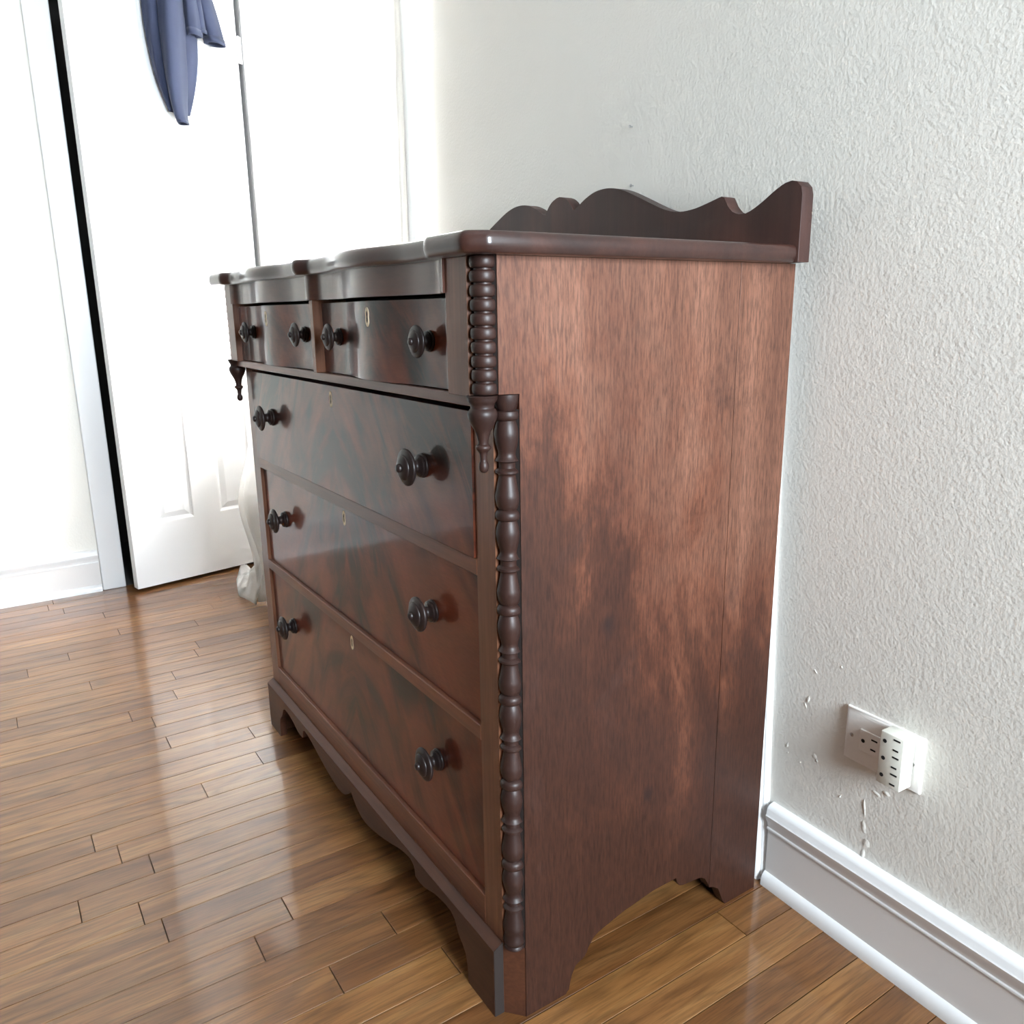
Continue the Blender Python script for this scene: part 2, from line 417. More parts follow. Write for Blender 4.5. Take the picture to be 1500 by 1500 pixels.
# closet behind the door
bm = bmesh.new()
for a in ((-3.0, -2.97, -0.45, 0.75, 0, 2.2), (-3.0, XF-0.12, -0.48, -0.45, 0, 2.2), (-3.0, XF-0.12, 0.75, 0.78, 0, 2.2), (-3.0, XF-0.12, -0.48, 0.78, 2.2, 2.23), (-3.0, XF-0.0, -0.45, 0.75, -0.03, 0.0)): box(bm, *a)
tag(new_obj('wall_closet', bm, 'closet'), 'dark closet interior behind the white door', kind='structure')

# door casing (closet)
bm = bmesh.new()
box(bm, XF, XF+0.016, DY1, DY1+0.075, 0, DZ+0.075, 0.004, 2)
box(bm, XF, XF+0.016, DY0-0.075, DY0, 0, DZ+0.075, 0.004, 2)
box(bm, XF, XF+0.016, DY0, DY1, DZ, DZ+0.075, 0.004, 2)
box(bm, XF-0.12, XF+0.002, DY1-0.001, DY1+0.012, 0, DZ)
tag(new_obj('trim_1', bm, 'white'), 'white casing around the closet doorway', kind='structure')

# six-panel closet door, standing slightly open (local x from latch edge to hinge edge, y=0 the face)
DM = Matrix.Translation((-2.2143, -0.1107, 0)) @ Matrix.Rotation(math.radians(101.63), 4, 'Z')
DW, DH, DT = 0.549, 2.035, 0.035
cols = ((0.090, 0.227), (0.322, 0.459)); rows = ((0.234, 0.865), (1.05, 1.675), (1.79, 1.93))
bm = bmesh.new()
xs = [0, cols[0][0], cols[0][1], cols[1][0], cols[1][1], DW]
zs = [0.014, rows[0][0], rows[0][1], rows[1][0], rows[1][1], rows[2][0], rows[2][1], DH]
for i in (0, 2, 4): box(bm, xs[i], xs[i+1], 0, DT, zs[0], zs[-1])
for j in (0, 2, 4, 6):
    for i in (1, 3): box(bm, xs[i], xs[i+1], 0, DT, zs[j], zs[j+1])
door = new_obj('door_1', bm, 'doorwhite', None, None, DM); tag(door, 'white six-panel closet door standing slightly open', kind='structure')
for (a, b) in cols:
    for (c, d) in rows:
        bm = bmesh.new(); rings = []
        for ins, dep in ((0, 0.0), (0.003, 0.0005), (0.007, 0.006), (0.012, 0.0085), (0.014, 0.0085), (0.032, 0.0025), (0.034, 0.002)):
            rings.append([bm.verts.new(p) for p in ((a+ins, dep, c+ins), (b-ins, dep, c+ins), (b-ins, dep, d-ins), (a+ins, dep, d-ins))])
        for A, B in zip(rings, rings[1:]):
            for k in range(4): bm.faces.new((A[k], A[(k+1) % 4], B[(k+1) % 4], B[k]))
        bm.faces.new(rings[-1])
        bk = [bm.verts.new(p) for p in ((a, 0.028, c), (b, 0.028, c), (b, 0.028, d), (a, 0.028, d))]
        for k in range(4): bm.faces.new((rings[0][k], rings[0][(k+1) % 4], bk[(k+1) % 4], bk[k]))
        bm.faces.new(bk[::-1])
        new_obj('door_panel', bm, 'doorwhite', door)
for hz in (0.22, 1.0, 1.822):
    bm = bmesh.new(); lathe(bm, [(0.0055, hz-0.042), (0.0055, hz+0.042)], 12, 'z', (DW+0.003, -0.004, 0))
    box(bm, DW-0.002, DW+0.016, -0.001, 0.001, hz-0.042, hz+0.042)
    new_obj('hinge', bm, 'white', door, 40)

# windows
def window(name, M, w, z0, z1, label, cw=0.05):
    """frame, two sashes with glazing bars and panes; local x across, y=0 room face, +y outwards"""
    bm = bmesh.new()
    for a in ((-w/2-cw, -w/2, -0.018, 0, z0-0.08, z1+0.09), (w/2, w/2+cw, -0.018, 0, z0-0.08, z1+0.09), (-w/2, w/2, -0.018, 0, z1, z1+0.09),
              (-w/2, w/2, -0.018, 0, z0-0.08, z0-0.02)): box(bm, *a, bev=0.003)
    for a in ((-w/2, -w/2+0.02, 0, 0.13, z0, z1), (w/2-0.02, w/2, 0, 0.13, z0, z1), (-w/2, w/2, 0, 0.13, z1-0.02, z1), (-w/2, w/2, 0, 0.13, z0, z0+0.02)): box(bm, *a)
    o = new_obj(name, bm, 'white', None, None, M); tag(o, label, kind='structure')
    boxo('window_sill', 'white', o, -w/2-cw, w/2+cw, -0.05, 0.02, z0-0.022, z0, bev=0.004, seg=2)
    zm = (z0+z1)/2; e = 0.02
    for (s0, s1, y) in ((z0+e, zm+0.015, 0.05), (zm-0.015, z1-e, 0.085)):
        bm = bmesh.new(); t = 0.04
        for a in ((-w/2+e, -w/2+e+t, s0, s1), (w/2-e-t, w/2-e, s0, s1), (-w/2+e+t, w/2-e-t, s0, s0+t), (-w/2+e+t, w/2-e-t, s1-t, s1)):
            box(bm, a[0], a[1], y, y+0.03, a[2], a[3])
        s = new_obj('sash', bm, 'white', o)
        boxo('pane', 'glass', s, -w/2+e+t-0.004, w/2-e-t+0.004, y+0.014, y+0.017, s0+t-0.004, s1-t+0.004)
    return o
window('window_1', WM @ Matrix.Translation(((WX0+WX1)/2, 0, 0)), WX1-WX0, WZ0, WZ1, 'white sash window behind the curtain', 0.02)
window('window_2', Matrix.Translation((XR, (R0+R1)/2, 0)) @ Matrix.Rotation(-PI/2, 4, 'Z'), R1-R0, RZ0, RZ1, 'white sash window in the right wall')

# baseboards (profile: y out of the wall, z)
bprof = [(0, 0), (-0.020, 0), (-0.020, 0.009), (-0.0175, 0.017), (-0.012, 0.0225), (-0.011, 0.024), (-0.011, 0.101), (-0.013, 0.1035), (-0.013, 0.1065),
         (-0.0112, 0.108), (-0.0125, 0.116), (-0.017, 0.124), (-0.0185, 0.131), (-0.0165, 0.1335), (-0.0155, 0.142), (-0.012, 0.147), (-0.006, 0.1495), (0, 0.150)]
def baseboard(name, M, x0, x1, label):
    lo = [(0, 0), (-0.020, 0), (-0.020, 0.009), (-0.0175, 0.017), (-0.013, 0.0225), (-0.0105, 0.0235), (0, 0.0235)]
    mid = [(0, 0.0235), (-0.010, 0.0235), (-0.010, 0.1035), (0, 0.1035)]
    up = [(0, 0.1035)] + bprof[7:]
    o = prismo(name, 'base', None, mid, 'x', x0, x1, M=M); tag(o, label, kind='structure')
    prismo('shoe_moulding', 'basewhite', o, lo, 'x', x0, x1, smooth=35)
    prismo('cap_moulding', 'basewhite', o, up, 'x', x0, x1, smooth=35)
    return o
baseboard('baseboard_back', WM, 0.002, 2.32, 'white moulded baseboard along the back wall')
baseboard('baseboard_right', Matrix.Translation((XR, 0, 0)) @ Matrix.Rotation(-PI/2, 4, 'Z'), -0.44, 2.68, 'white moulded baseboard along the right wall')
baseboard('baseboard_left', Matrix.Translation((XF, 0, 0)) @ Matrix.Rotation(PI/2, 4, 'Z'), -2.68, DY0-0.077, 'white moulded baseboard beside the closet doorway')
# vertical moulded strip behind the dresser's back edge, leaning a little
tp = [(x-0.0170, y) for x, y in [(-0.012, 0), (-0.012, -0.024), (0.0, -0.024), (0.003, -0.022), (0.003, -0.017), (0.006, -0.017), (0.009, -0.0145), (0.009, -0.0095), (0.012, -0.0095), (0.016, -0.006), (0.016, 0)]]
TM = WM @ Matrix.Rotation(-0.040, 4, 'Y')
o = prismo('trim_2', 'basewhite', None, tp, 'z', 0.0, 1.0, smooth=30, M=TM)
tag(o, 'white ridged vertical strip on the wall behind the dresser back edge', kind='structure')

# ------------------------------------------------------------------ dresser
W = 1.0435; XC = -W/2
P0 = Vector((XC, 0.24, 0))
dr = empty('dresser', P0)
tag(dr, 'antique dark mahogany chest of drawers with turned corner columns and scrolled backboard', 'dresser')
DL = Matrix.Translation(-P0)
def D(o):
    o.matrix_local = DL; return o
def mir(x): return 2*XC-x
# serpentine plan: 0 on the blocks, negative = hollow; a bulge in the middle of each half
def serp(x, bulge=0.0, hollow=0.012, blk=0.075):
    d = abs(x-XC)
    a, b = 0.001, -XC-blk          # centre block edge, corner block edge (distance from centre)
    if d <= a or d >= b: return 0.0
    half = (b-a)/2; u = abs(d-(a+b)/2)/half      # 0 in the bulge, 1 at the blocks
    if u > 0.85:
        t = (u-0.85)/0.15; return -hollow*(0.5+0.5*math.cos(PI*t))
    if u > 0.62: return -hollow
    t = u/0.62; k = 0.5+0.5*math.cos(PI*t)
    return -hollow+(hollow+bulge)*k
def xs_range(x0, x1, n): return [x0+(x1-x0)*i/n for i in range(n+1)]

ZT, SLAB = 1.0, 0.0235
# sides: front board and back board, the foot cut-out in their lower edge
sp = [(0.0883, 0.0), (0.0945, 0.006), (0.0965, 0.018), (0.0985, 0.027), (0.1055, 0.0404), (0.122, 0.0469), (0.1265, 0.053), (0.1287, 0.0603), (0.1385, 0.0726),
      (0.151, 0.0775), (0.1931, 0.0885), (0.2503, 0.0975), (0.2987, 0.0990), (0.3005, 0.0903), (0.3059, 0.0824), (0.3133, 0.0791), (0.329, 0.0779), (0.3469, 0.0765), (0.3549, 0.075),
      (0.3628, 0.069), (0.3697, 0.0563)]
sb = [(0.3728, 0.0483), (0.3827, 0.0455), (0.3941, 0.0374), (0.3992, 0.0249), (0.4055, 0.0095), (0.412, 0.0)]
yf, yn, zn, DB, SEAM = -0.0067, 0.021, 0.8517, 0.4818, 0.3725
for xa, xb in ((-0.018, 0.0), (-W, -W+0.018)):
    f = [(yf, ZT), (yf, zn), (yn, zn), (yn, 0.0)] + sp + [(SEAM-0.0004, 0.0505), (SEAM-0.0004, ZT)]
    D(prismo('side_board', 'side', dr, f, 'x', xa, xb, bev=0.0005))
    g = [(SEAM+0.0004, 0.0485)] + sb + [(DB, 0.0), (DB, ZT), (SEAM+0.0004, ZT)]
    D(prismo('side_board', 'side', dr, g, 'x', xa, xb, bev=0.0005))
# inner carcass (dark), seen only through the gaps
D(boxo('carcass', 'inside', dr, -W+0.02, -0.02, 0.034, 0.45, 0.125, 0.995))
D(boxo('back_panel', 'inside', dr, -W+0.018, -0.018, 0.455, 0.47, 0.012, 0.998))  # carried down almost to the floor to block light from behind
# corner posts and stiles
for s in (0, 1):
    m = (lambda x: x) if s == 0 else mir
    lp = [(-0.0679, 0.0), (-0.0242, 0.0), (-0.0242, 0.010), (-0.012, 0.0205), (-0.0185, 0.0205), (-0.0185, 0.045), (-0.0679, 0.045)]
    lp = [(-0.0679, 0.0), (-0.0242, 0.0), (-0.0235, 0.010), (-0.0185, 0.016), (-0.0185, 0.045), (-0.0679, 0.045)]
    D(prismo('lower_stile', 'stile', dr, [(m(x), y) for x, y in lp], 'z', 0.0, 0.8335, bev=0.0005))
    fp = [(-0.0238, 0.0005), (-0.0002, 0.0206), (-0.0182, 0.0206), (-0.0182, 0.012)]
    D(prismo('corner_foot', 'apron', dr, [(m(x), y) for x, y in [(-0.0238, 0.0005), (-0.001, 0.0206), (-0.0182, 0.0206), (-0.0236, 0.0095)]], 'z', 0.0, 0.111))
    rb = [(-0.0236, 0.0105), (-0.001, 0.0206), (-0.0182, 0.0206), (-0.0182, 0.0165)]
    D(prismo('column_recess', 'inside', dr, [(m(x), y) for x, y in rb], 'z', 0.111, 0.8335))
    up = [(-0.0745, -0.029), (-0.0270, -0.029), (-0.0252, -0.021), (-0.0135, -0.0075), (-0.0185, -0.0072), (-0.0185, 0.03), (-0.0745, 0.03)]
    up = [(-0.0745, -0.029), (-0.0270, -0.029), (-0.0258, -0.0175), (-0.0185, -0.0100), (-0.0185, 0.03), (-0.0745, 0.03)]
    D(prismo('upper_stile', 'stile', dr, [(m(x), y) for x, y in up], 'z', 0.849, ZT, bev=0.0006))
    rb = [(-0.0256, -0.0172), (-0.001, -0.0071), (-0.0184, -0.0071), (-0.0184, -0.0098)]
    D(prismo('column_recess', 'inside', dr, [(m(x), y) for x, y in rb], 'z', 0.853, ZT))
    # ring-turned upper column
    pr = []
    zr = [0.9934-0.01503*k for k in range(10)]
    for z in zr:
        for k in range(9):
            a = PI*(0.5-k/8); pr.append((0.0110+0.0040*math.cos(a)**0.6 if 0 < k < 8 else 0.0105, z+0.0066*math.sin(a)))
    ax, ay = m(-0.0155-0.002*s), -0.0148+0.003*s
    bm = bmesh.new(); lathe(bm, [(r, z) for r, z in pr][::-1], 28); o = new_obj('ringed_column', bm, 'turned', dr, 50); o.location = (ax-P0.x, ay-P0.y, 0)
    # drop finial under the overhang
    fin = [(0.006, 0.8508), (0.0172, 0.8505), (0.0172, 0.8480), (0.0160, 0.8440), (0.0138, 0.8405), (0.0134, 0.8365), (0.0134, 0.8365), (0.0160, 0.8335), (0.0170, 0.8295), (0.0160, 0.8240), (0.0125, 0.8165),
           (0.0085, 0.8085), (0.0062, 0.8000), (0.0058, 0.7955), (0.0058, 0.7955), (0.0086, 0.7935), (0.0088, 0.7905), (0.0070, 0.7885), (0.0048, 0.7850), (0.0040, 0.7780), (0.0040, 0.7760), (0.0040, 0.7760),
           (0.0054, 0.7735), (0.0060, 0.7695), (0.0052, 0.7655), (0.0028, 0.7628), (0.0004, 0.7622)]
    bm = bmesh.new(); lathe(bm, smoothprof(fin)[::-1], 24); o = new_obj('drop_finial', bm, 'turned', dr, 50); o.location = (m(-0.0195)-P0.x, -0.0165-P0.y, 0)
    # baluster-turned lower column
    pr = [(0.0160, 0.8505), (0.0160, 0.848), (0.0152, 0.842), (0.0125, 0.8345), (0.0112, 0.8325), (0.0112, 0.8325)]
    zk = 0.827
    for k in range(6):
        z = zk-0.1176*k
        pr += [(0.0148, z+0.0045), (0.0160, z), (0.0148, z-0.0045), (0.0116, z-0.0062), (0.0116, z-0.0062), (0.0140, z-0.012), (0.0157, z-0.022), (0.0140, z-0.033), (0.0113, z-0.043), (0.0120, z-0.048), (0.0152, z-0.0525), (0.0152, z-0.0525),
               (0.0110, z-0.0545), (0.0108, z-0.061), (0.0108, z-0.061), (0.0150, z-0.0640), (0.0150, z-0.0665), (0.0150, z-0.0665), (0.0112, z-0.0690), (0.0118, z-0.075), (0.0145, z-0.088), (0.0157, z-0.096), (0.0140, z-0.106), (0.0114, z-0.1105), (0.0114, z-0.1105)]
        if k == 5: pr = pr[:-2]
    z = zk-0.1176*6
    pr += [(0.0150, z+0.004), (0.0158, z), (0.0140, z-0.005), (0.0125, z-0.006), (0.0150, z-0.009), (0.0150, z-0.010)]
    bm = bmesh.new(); lathe(bm, [(r*0.95, z) for r, z in smoothprof(pr, 0.002)][::-1], 24); o = new_obj('baluster_column', bm, 'turned', dr, 40); o.location = (m(-0.0150-0.004*s)-P0.x, 0.0128+0.007*s-P0.y, 0)
    # corner block inside the foot
    D(boxo('foot_block', 'inside', dr, *sorted((m(-0.10), m(-0.03))), 0.046, 0.10, 0.0, 0.09, bev=0.004))
# rails
def rail(z0, z1, y0, y1, x0=-W+0.0679, x1=-0.0679, mat='rail'):
    return D(boxo('drawer_rail', mat, dr, x0, x1, y0, y1, z0, z1, bev=0.0008))
rail(0.8365, 0.8495, -0.0200, 0.03, -W+0.0268, -0.0268)
rail(0.6225, 0.6443, -0.0005, 0.033)
rail(0.3955, 0.4163, -0.0005, 0.033)
rail(0.1140, 0.1583, -0.0005, 0.033)
# frieze under the top
n = 120
fx = xs_range(-W+0.0749, -0.0749, n)
fr_pts = [(x, -0.0320-serp(x, 0.005, 0.012)) for x in fx]
D(prismo('frieze', 'frieze', dr, fr_pts + [(-0.0749, 0.03), (-W+0.0749, 0.03)], 'z', 0.9625, ZT, bev=0.0006, smooth=20))
# divider between the two small drawers
D(boxo('drawer_divider', 'stile', dr, XC-0.0075, XC+0.0075, -0.0265, 0.03, 0.8495, 0.9625, bev=0.0008))
# top
out = []
yS, yB = -0.0525, 0.455
XE = 0.0205
for y in (yB, 0.2, 0.05): out.append((XE, y))
out += curve2([(XE, -0.024), (XE-0.001, -0.0285), (0.0085, -0.0465), (0.004, -0.0510), (-0.004, yS)], 0.004)
out += [(x, yS-serp(x, 0.003, 0.015)) for x in xs_range(-0.012, -W+0.012, 240)]
out += curve2([(mir(x), y) for x, y in ((-0.004, yS), (0.004, -0.0510), (0.0085, -0.0465), (XE-0.001, -0.0285), (XE, -0.024))], 0.004)
for y in (0.05, 0.2, yB): out.append((mir(XE), y))
N = len(out)
def inset(pts, d):
    res = []
    for i in range(len(pts)):
        p, q = pts[i-1], pts[(i+1) % len(pts)]
        if i == 0: p = (pts[0][0], pts[0][1]+0.1)
        if i == len(pts)-1: q = (pts[-1][0], pts[-1][1]+0.1)
        tx, ty = q[0]-p[0], q[1]-p[1]; l = math.hypot(tx, ty)
        res.append((pts[i][0]+ty/l*d*1.0, pts[i][1]-tx/l*d*1.0))
    return res
bm = bmesh.new(); rings = []
for k in range(11):
    a = -PI/2+PI*k/10
    d = 0.0085*(1-math.cos(a)**0.75) if 0 < k < 10 else 0.0095
    z = ZT+SLAB/2+SLAB/2*math.sin(a)
    ins = inset(out, d)
    # inset has to shrink the outline
    if k == 5: pass
    rings.append([bm.verts.new((x, y, z)) for x, y in ins])
for A, B in zip(rings, rings[1:]):
    for k in range(N): bm.faces.new((A[k], A[(k+1) % N], B[(k+1) % N], B[k]))
bm.faces.new(rings[0][::-1]); bm.faces.new(rings[-1])
D(new_obj('dresser_top', bm, 'top', dr, 32))
# backboard
SC = -0.513
half = [(0.0, 1.1435), (0.017, 1.1395), (0.034, 1.128), (0.0425, 1.1155), (0.0425, 1.1155), (0.054, 1.1195), (0.075, 1.1305), (0.105, 1.1400), (0.140, 1.1415), (0.175, 1.1345), (0.215, 1.1190), (0.255, 1.1020), (0.285, 1.0910),
        (0.312, 1.0865), (0.340, 1.0875), (0.365, 1.0920), (0.395, 1.0990), (0.395, 1.0990), (0.4005, 1.0975), (0.4005, 1.0975), (0.405, 1.0900), (0.412, 1.0800), (0.424, 1.0725), (0.436, 1.0705), (0.450, 1.0735), (0.470, 1.0830), (0.492, 1.0960),
        (0.508, 1.1035), (0.518, 1.1050), (0.527, 1.1030), (0.534, 1.0960), (0.5365, 1.0860), (0.5365, 1.0860)]
hp = curve2(half, 0.006)
hp = [hp[i] for i in range(len(hp)) if i == 0 or math.dist(hp[i], hp[i-1]) > 1e-5]
prof = [(SC+d, z) for d, z in hp] + [(SC+0.5365, 1.0005)] + [(SC-0.5365, 1.0005)] + [(SC-d, z) for d, z in hp[::-1][:-1]]
D(prismo('backboard', 'splash', dr, prof, 'y', 0.4555, 0.4785, bev=0.0006, smooth=25))

# front apron: foot – scrolls – centre cusp, bevelled ledge on top
ap = [(0.0, 0.0835), (0.0, 0.0835), (0.012, 0.0740), (0.030, 0.0615), (0.055, 0.0550), (0.085, 0.0570), (0.130, 0.0660), (0.170, 0.0770), (0.205, 0.0880), (0.230, 0.0930), (0.248, 0.0945), (0.257, 0.0900), (0.2615, 0.0820), (0.2625, 0.0725), (0.2625, 0.0725),
      (0.275, 0.0705), (0.290, 0.0715), (0.310, 0.0775), (0.330, 0.0840), (0.360, 0.0885), (0.380, 0.0875), (0.390, 0.0820), (0.396, 0.0710), (0.402, 0.0620), (0.412, 0.0550), (0.420, 0.0450), (0.424, 0.0300), (0.4255, 0.0120), (0.427, 0.0), (0.427, 0.0)]
ah = curve2(ap, 0.008); ah = [ah[i] for i in range(len(ah)) if i == 0 or math.dist(ah[i], ah[i-1]) > 1e-5]
XA = -XC-0.0244
pp = [(XC+d, z) for d, z in ah] + [(XC+XA, 0.0), (XC+XA, 0.104), (XC-XA, 0.104), (XC-XA, 0.0)] + [(XC-d, z) for d, z in ah[::-1][:-1]]
apron = D(prismo('apron', 'apron', dr, pp, 'y', -0.0150, 0.0, smooth=25))
o = prismo('apron_ledge', 'apron', apron, [(-0.0150, 0.104), (-0.0150, 0.1065), (-0.0020, 0.1145), (0.0, 0.1145), (0.0, 0.104)], 'x', XC-XA, XC+XA)
for xe in (XC+XA, XC-XA):
    D(prismo('apron_end', 'inside', dr, [(-0.0146, 0.0), (-0.0146, 0.1062), (-0.0020, 0.1138), (0.0, 0.1138), (0.0, 0.0)], 'x', xe, xe+(0.0008 if xe > XC else -0.0008)))
# knobs
kp = [(0.0155, 0.0), (0.0165, 0.0015), (0.0165, 0.0035), (0.0140, 0.0048), (0.0140, 0.0048), (0.0152, 0.0062), (0.0152, 0.0078), (0.0125, 0.0092), (0.0086, 0.0115), (0.0080, 0.0145), (0.0095, 0.0175), (0.0140, 0.0195), (0.0205, 0.0212), (0.0242, 0.0232), (0.0250, 0.0252), (0.0243, 0.0272),
      (0.0215, 0.0287), (0.0185, 0.0298), (0.0172, 0.0300), (0.0172, 0.0300), (0.0165, 0.0318), (0.0130, 0.0338), (0.0085, 0.0352), (0.0060, 0.0354), (0.0060, 0.0354), (0.0056, 0.0378), (0.0038, 0.0396), (0.0005, 0.0402)]
bm = bmesh.new(); lathe(bm, smoothprof(kp, 0.0008), 32, 'y')
tmp = new_obj('knob', bm, 'knob', None, 40); KNOB = tmp.data; bpy.data.objects.remove(tmp)
# escutcheon: waisted keyhole inlay
def keyring(a, b, w, n=28):
    pts = []
    for k in range(n):
        t = 2*PI*k/n; z = b*math.sin(t); x = a*math.cos(t)
        x *= 1-w*math.exp(-(z/(0.38*b))**2)
        pts.append((x, z))
    return pts
bm = bmesh.new(); outr = keyring(0.0068, 0.0132, 0.24); inr = keyring(0.0029, 0.0080, 0.35)
A = [bm.verts.new((x, -0.0006, z)) for x, z in outr]; B = [bm.verts.new((x, -0.0006, z)) for x, z in inr]; A2 = [bm.verts.new((x, 0.0015, z)) for x, z in outr]; B2 = [bm.verts.new((x, 0.0015, z)) for x, z in inr]
for k in range(28):
    j = (k+1) % 28
    bm.faces.new((A[k], A[j], B[j], B[k])); bm.faces.new((A[k], A2[k], A2[j], A[j])); bm.faces.new((B[k], B[j], B2[j], B2[k]))
tmp = new_obj('escutcheon', bm, 'bone'); ESC = tmp.data; bpy.data.objects.remove(tmp)
bm = bmesh.new(); prism(bm, inr, 'y', -0.0005, 0.0012)
tmp = new_obj('keyhole', bm, 'hole'); HOLE = tmp.data; bpy.data.objects.remove(tmp)

def drawer(x0, x1, z0, z1, yfn, label, kx, kz, ks, ez):
    xc = (x0+x1)/2; zc = (z0+z1)/2
    if callable(yfn):
        f = [(x-xc, yfn(x)) for x in xs_range(x0, x1, 60)]
    else: f = [(x0-xc, yfn), (x1-xc, yfn)]; 
    yy = yfn if callable(yfn) else (lambda x: yfn)
    o = prismo('drawer', 'veneer', dr, f + [(x1-xc, 0.03), (x0-xc, 0.03)], 'z', z0-zc, z1-zc, bev=0.0008, smooth=20 if callable(yfn) else None)
    o.location = (xc-P0.x, -P0.y, zc); o['label'] = label
    for x in kx:
        # follow the slope of the front
        sl = math.atan2(yy(x+0.004)-yy(x-0.004), 0.008)
        link_copy('knob', KNOB, o, (x-xc, yy(x)+0.0004, kz-zc), (0, random.uniform(-3, 3), sl), (ks, ks if ks == 1 else ks*0.95, ks))
    link_copy('escutcheon', ESC, o, (0, yy(xc), ez-zc)); link_copy('keyhole', HOLE, o, (0, yy(xc), ez-zc))
    return o
G = 0.0012
dfn = lambda x: -0.0240-serp(min(max(x, -W+0.092), -0.092) if abs(x-XC) > 0.03 else (XC+0.03 if x > XC else XC-0.03), 0.006, 0.013)
drawer(XC+0.0080, -0.0752, 0.8508, 0.9575, dfn, 'small serpentine drawer front of flame veneer', (-0.150, -0.445), 0.9070, 0.80, 0.9365)
drawer(-W+0.0752, XC-0.0080, 0.8508, 0.9575, dfn, 'small serpentine drawer front of flame veneer', (mir(-0.445), mir(-0.150)), 0.9080, 0.80, 0.9340)
bd = 0.0685
drawer(-W+bd, -bd-0.0012, 0.6450, 0.8275, -0.003, 'long drawer of mirrored flame veneer', (-0.198, mir(-0.196)), 0.7430, 1.0, 0.8050)
drawer(-W+bd, -bd-0.0004, 0.4170, 0.6218, 0.0065, 'long drawer of mirrored flame veneer set back between rails', (-0.203, mir(-0.198)), 0.5330, 1.0, 0.6020)
drawer(-W+bd, -bd-0.0004, 0.1590, 0.3948, 0.0065, 'long drawer of mirrored flame veneer set back between rails', (-0.203, mir(-0.198)), 0.3000, 1.0, 0.3740)

# ------------------------------------------------------------------ wall outlet and plug-in adapter
om = WM @ Matrix.Translation((0.1235, 0, 0.2961))
ou = empty('wall_outlet', om); tag(ou, 'horizontal off-white wall outlet plate above the white baseboard', 'outlet')
PWd, PH = 0.120, 0.0823
bm = bmesh.new(); rings = []
for ins, d in ((0, 0.0), (0, -0.0025), (0.0015, -0.0050), (0.004, -0.0062), (0.007, -0.0065)):
    rings.append([bm.verts.new(p) for p in ((ins, d, ins), (PWd-ins, d, ins), (PWd-ins, d, PH-ins), (ins, d, PH-ins))])
for A, B in zip(rings, rings[1:]):
    for k in range(4): bm.faces.new((A[k], A[(k+1) % 4], B[(k+1) % 4], B[k]))
bm.faces.new(rings[-1]); bm.faces.new(rings[0][::-1])
new_obj('cover_plate', bm, 'ivory', ou, 50)
rec = boxo('receptacle', 'ivory', ou, 0.0265, 0.0935, -0.0085, -0.004, 0.0247, 0.0576, bev=0.0006)
def slots(parent, x, y, z, s=1.0):
    """one sideways outlet: round ground hole, two blade slots"""
    bm = bmesh.new(); lathe(bm, [(0.0024*s, 0), (0.0024*s, 0.0012)], 14, 'y', (0, 0.0009, 0))
    o = new_obj('ground_hole', bm, 'hole', parent); o.location = (x, y, z)
    for dz, l in ((0.0062, 0.0080), (-0.0062, 0.0066)):
        boxo('blade_slot', 'hole', parent, 0, l*s, -0.0003, 0.0009, -0.0010*s, 0.0010*s, M=Matrix.Translation((x+0.0105*s, y, z+dz*s)))
slots(rec, 0.0325, -0.0085, 0.0412, 1.2)
slots(rec, 0.0660, -0.0085, 0.0412, 1.2)
for sx in (0.0125, 0.1075):
    bm = bmesh.new(); lathe(bm, [(0.0030, 0.0), (0.0030, 0.0006), (0.0020, 0.0012), (0.0003, 0.0014)], 14, 'y', (sx, -0.0064, PH/2))
    new_obj('plate_screw', bm, 'metal', ou, 50)
am = WM @ Matrix.Translation((0.1985, -0.0087, 0.3045))
ad = empty('plug_adapter', am); tag(ad, 'almond plastic three-outlet adapter plugged into the wall outlet', 'adapter')
bm = bmesh.new(); box(bm, 0.0, 0.0345, -0.026, 0.0, 0.0, 0.0775, 0.0012, 2)
body = new_obj('adapter_body', bm, 'almond', ad, 50)
for k in range(3): slots(body, 0.0070, -0.0260, 0.0645-0.0255*k, 1.2)

# nails left in the wall
for i, (x, z, lab) in enumerate(((-0.40, 1.2495, 'small nail in the bare wall well above the dresser backboard'), (-0.394, 1.153, 'small nail in the wall just over the backboard crest'))):
    bm = bmesh.new(); lathe(bm, [(0.0012, -0.004), (0.0012, 0.005), (0.0026, 0.0052), (0.0026, 0.0064), (0.0008, 0.007)], 10, 'y')
    o = new_obj('wall_nail', bm, 'metal', None, 40, WM @ Matrix.Translation((x, 0, z))); tag(o, lab, 'nail')

# ------------------------------------------------------------------ curtain on its rod
def sstep(a, b, t):
    t = min(1, max(0, (t-a)/(b-a))); return t*t*(3-2*t)
bm = bmesh.new()
nu, nv = 150, 90
zt, zb = 2.42, 0.012
grid = []
for j in range(nv+1):
    v = j/nv; z = zt+(zb-zt)*v
    row = []
    for i in range(nu+1):
        u = i/nu
        low = sstep(1.10, 0.50, z)                    # how far the cloth is pushed into the room
        xl = -2.25+0.40*sstep(1.05, 0.55, z) - 0.045*math.exp(-((z-0.33)/0.12)**2)
        xr = -1.165-0.01*low
        x = xl+(xr-xl)*u
        side = 1-sstep(0.0, 0.62, u)                  # strongest at the free left edge
        y = 0.443+0.047*u - 0.225*low*(0.15+0.85*side)*(1-0.25*u)
        y -= 0.035*math.exp(-((z-0.36)/0.15)**2)*side
        amp = 0.020*(0.55+0.45*math.sin(3.1*u+1.7*v))
        y += amp*math.sin(2*PI*(11*u+0.25*math.sin(4*v+3*u)))+0.006*math.sin(2*PI*27*u+3*v)
        row.append(bm.verts.new((x, y, z)))
    grid.append(row)
for j in range(nv):
    for i in range(nu): bm.faces.new((grid[j][i], grid[j][i+1], grid[j+1][i+1], grid[j+1][i]))
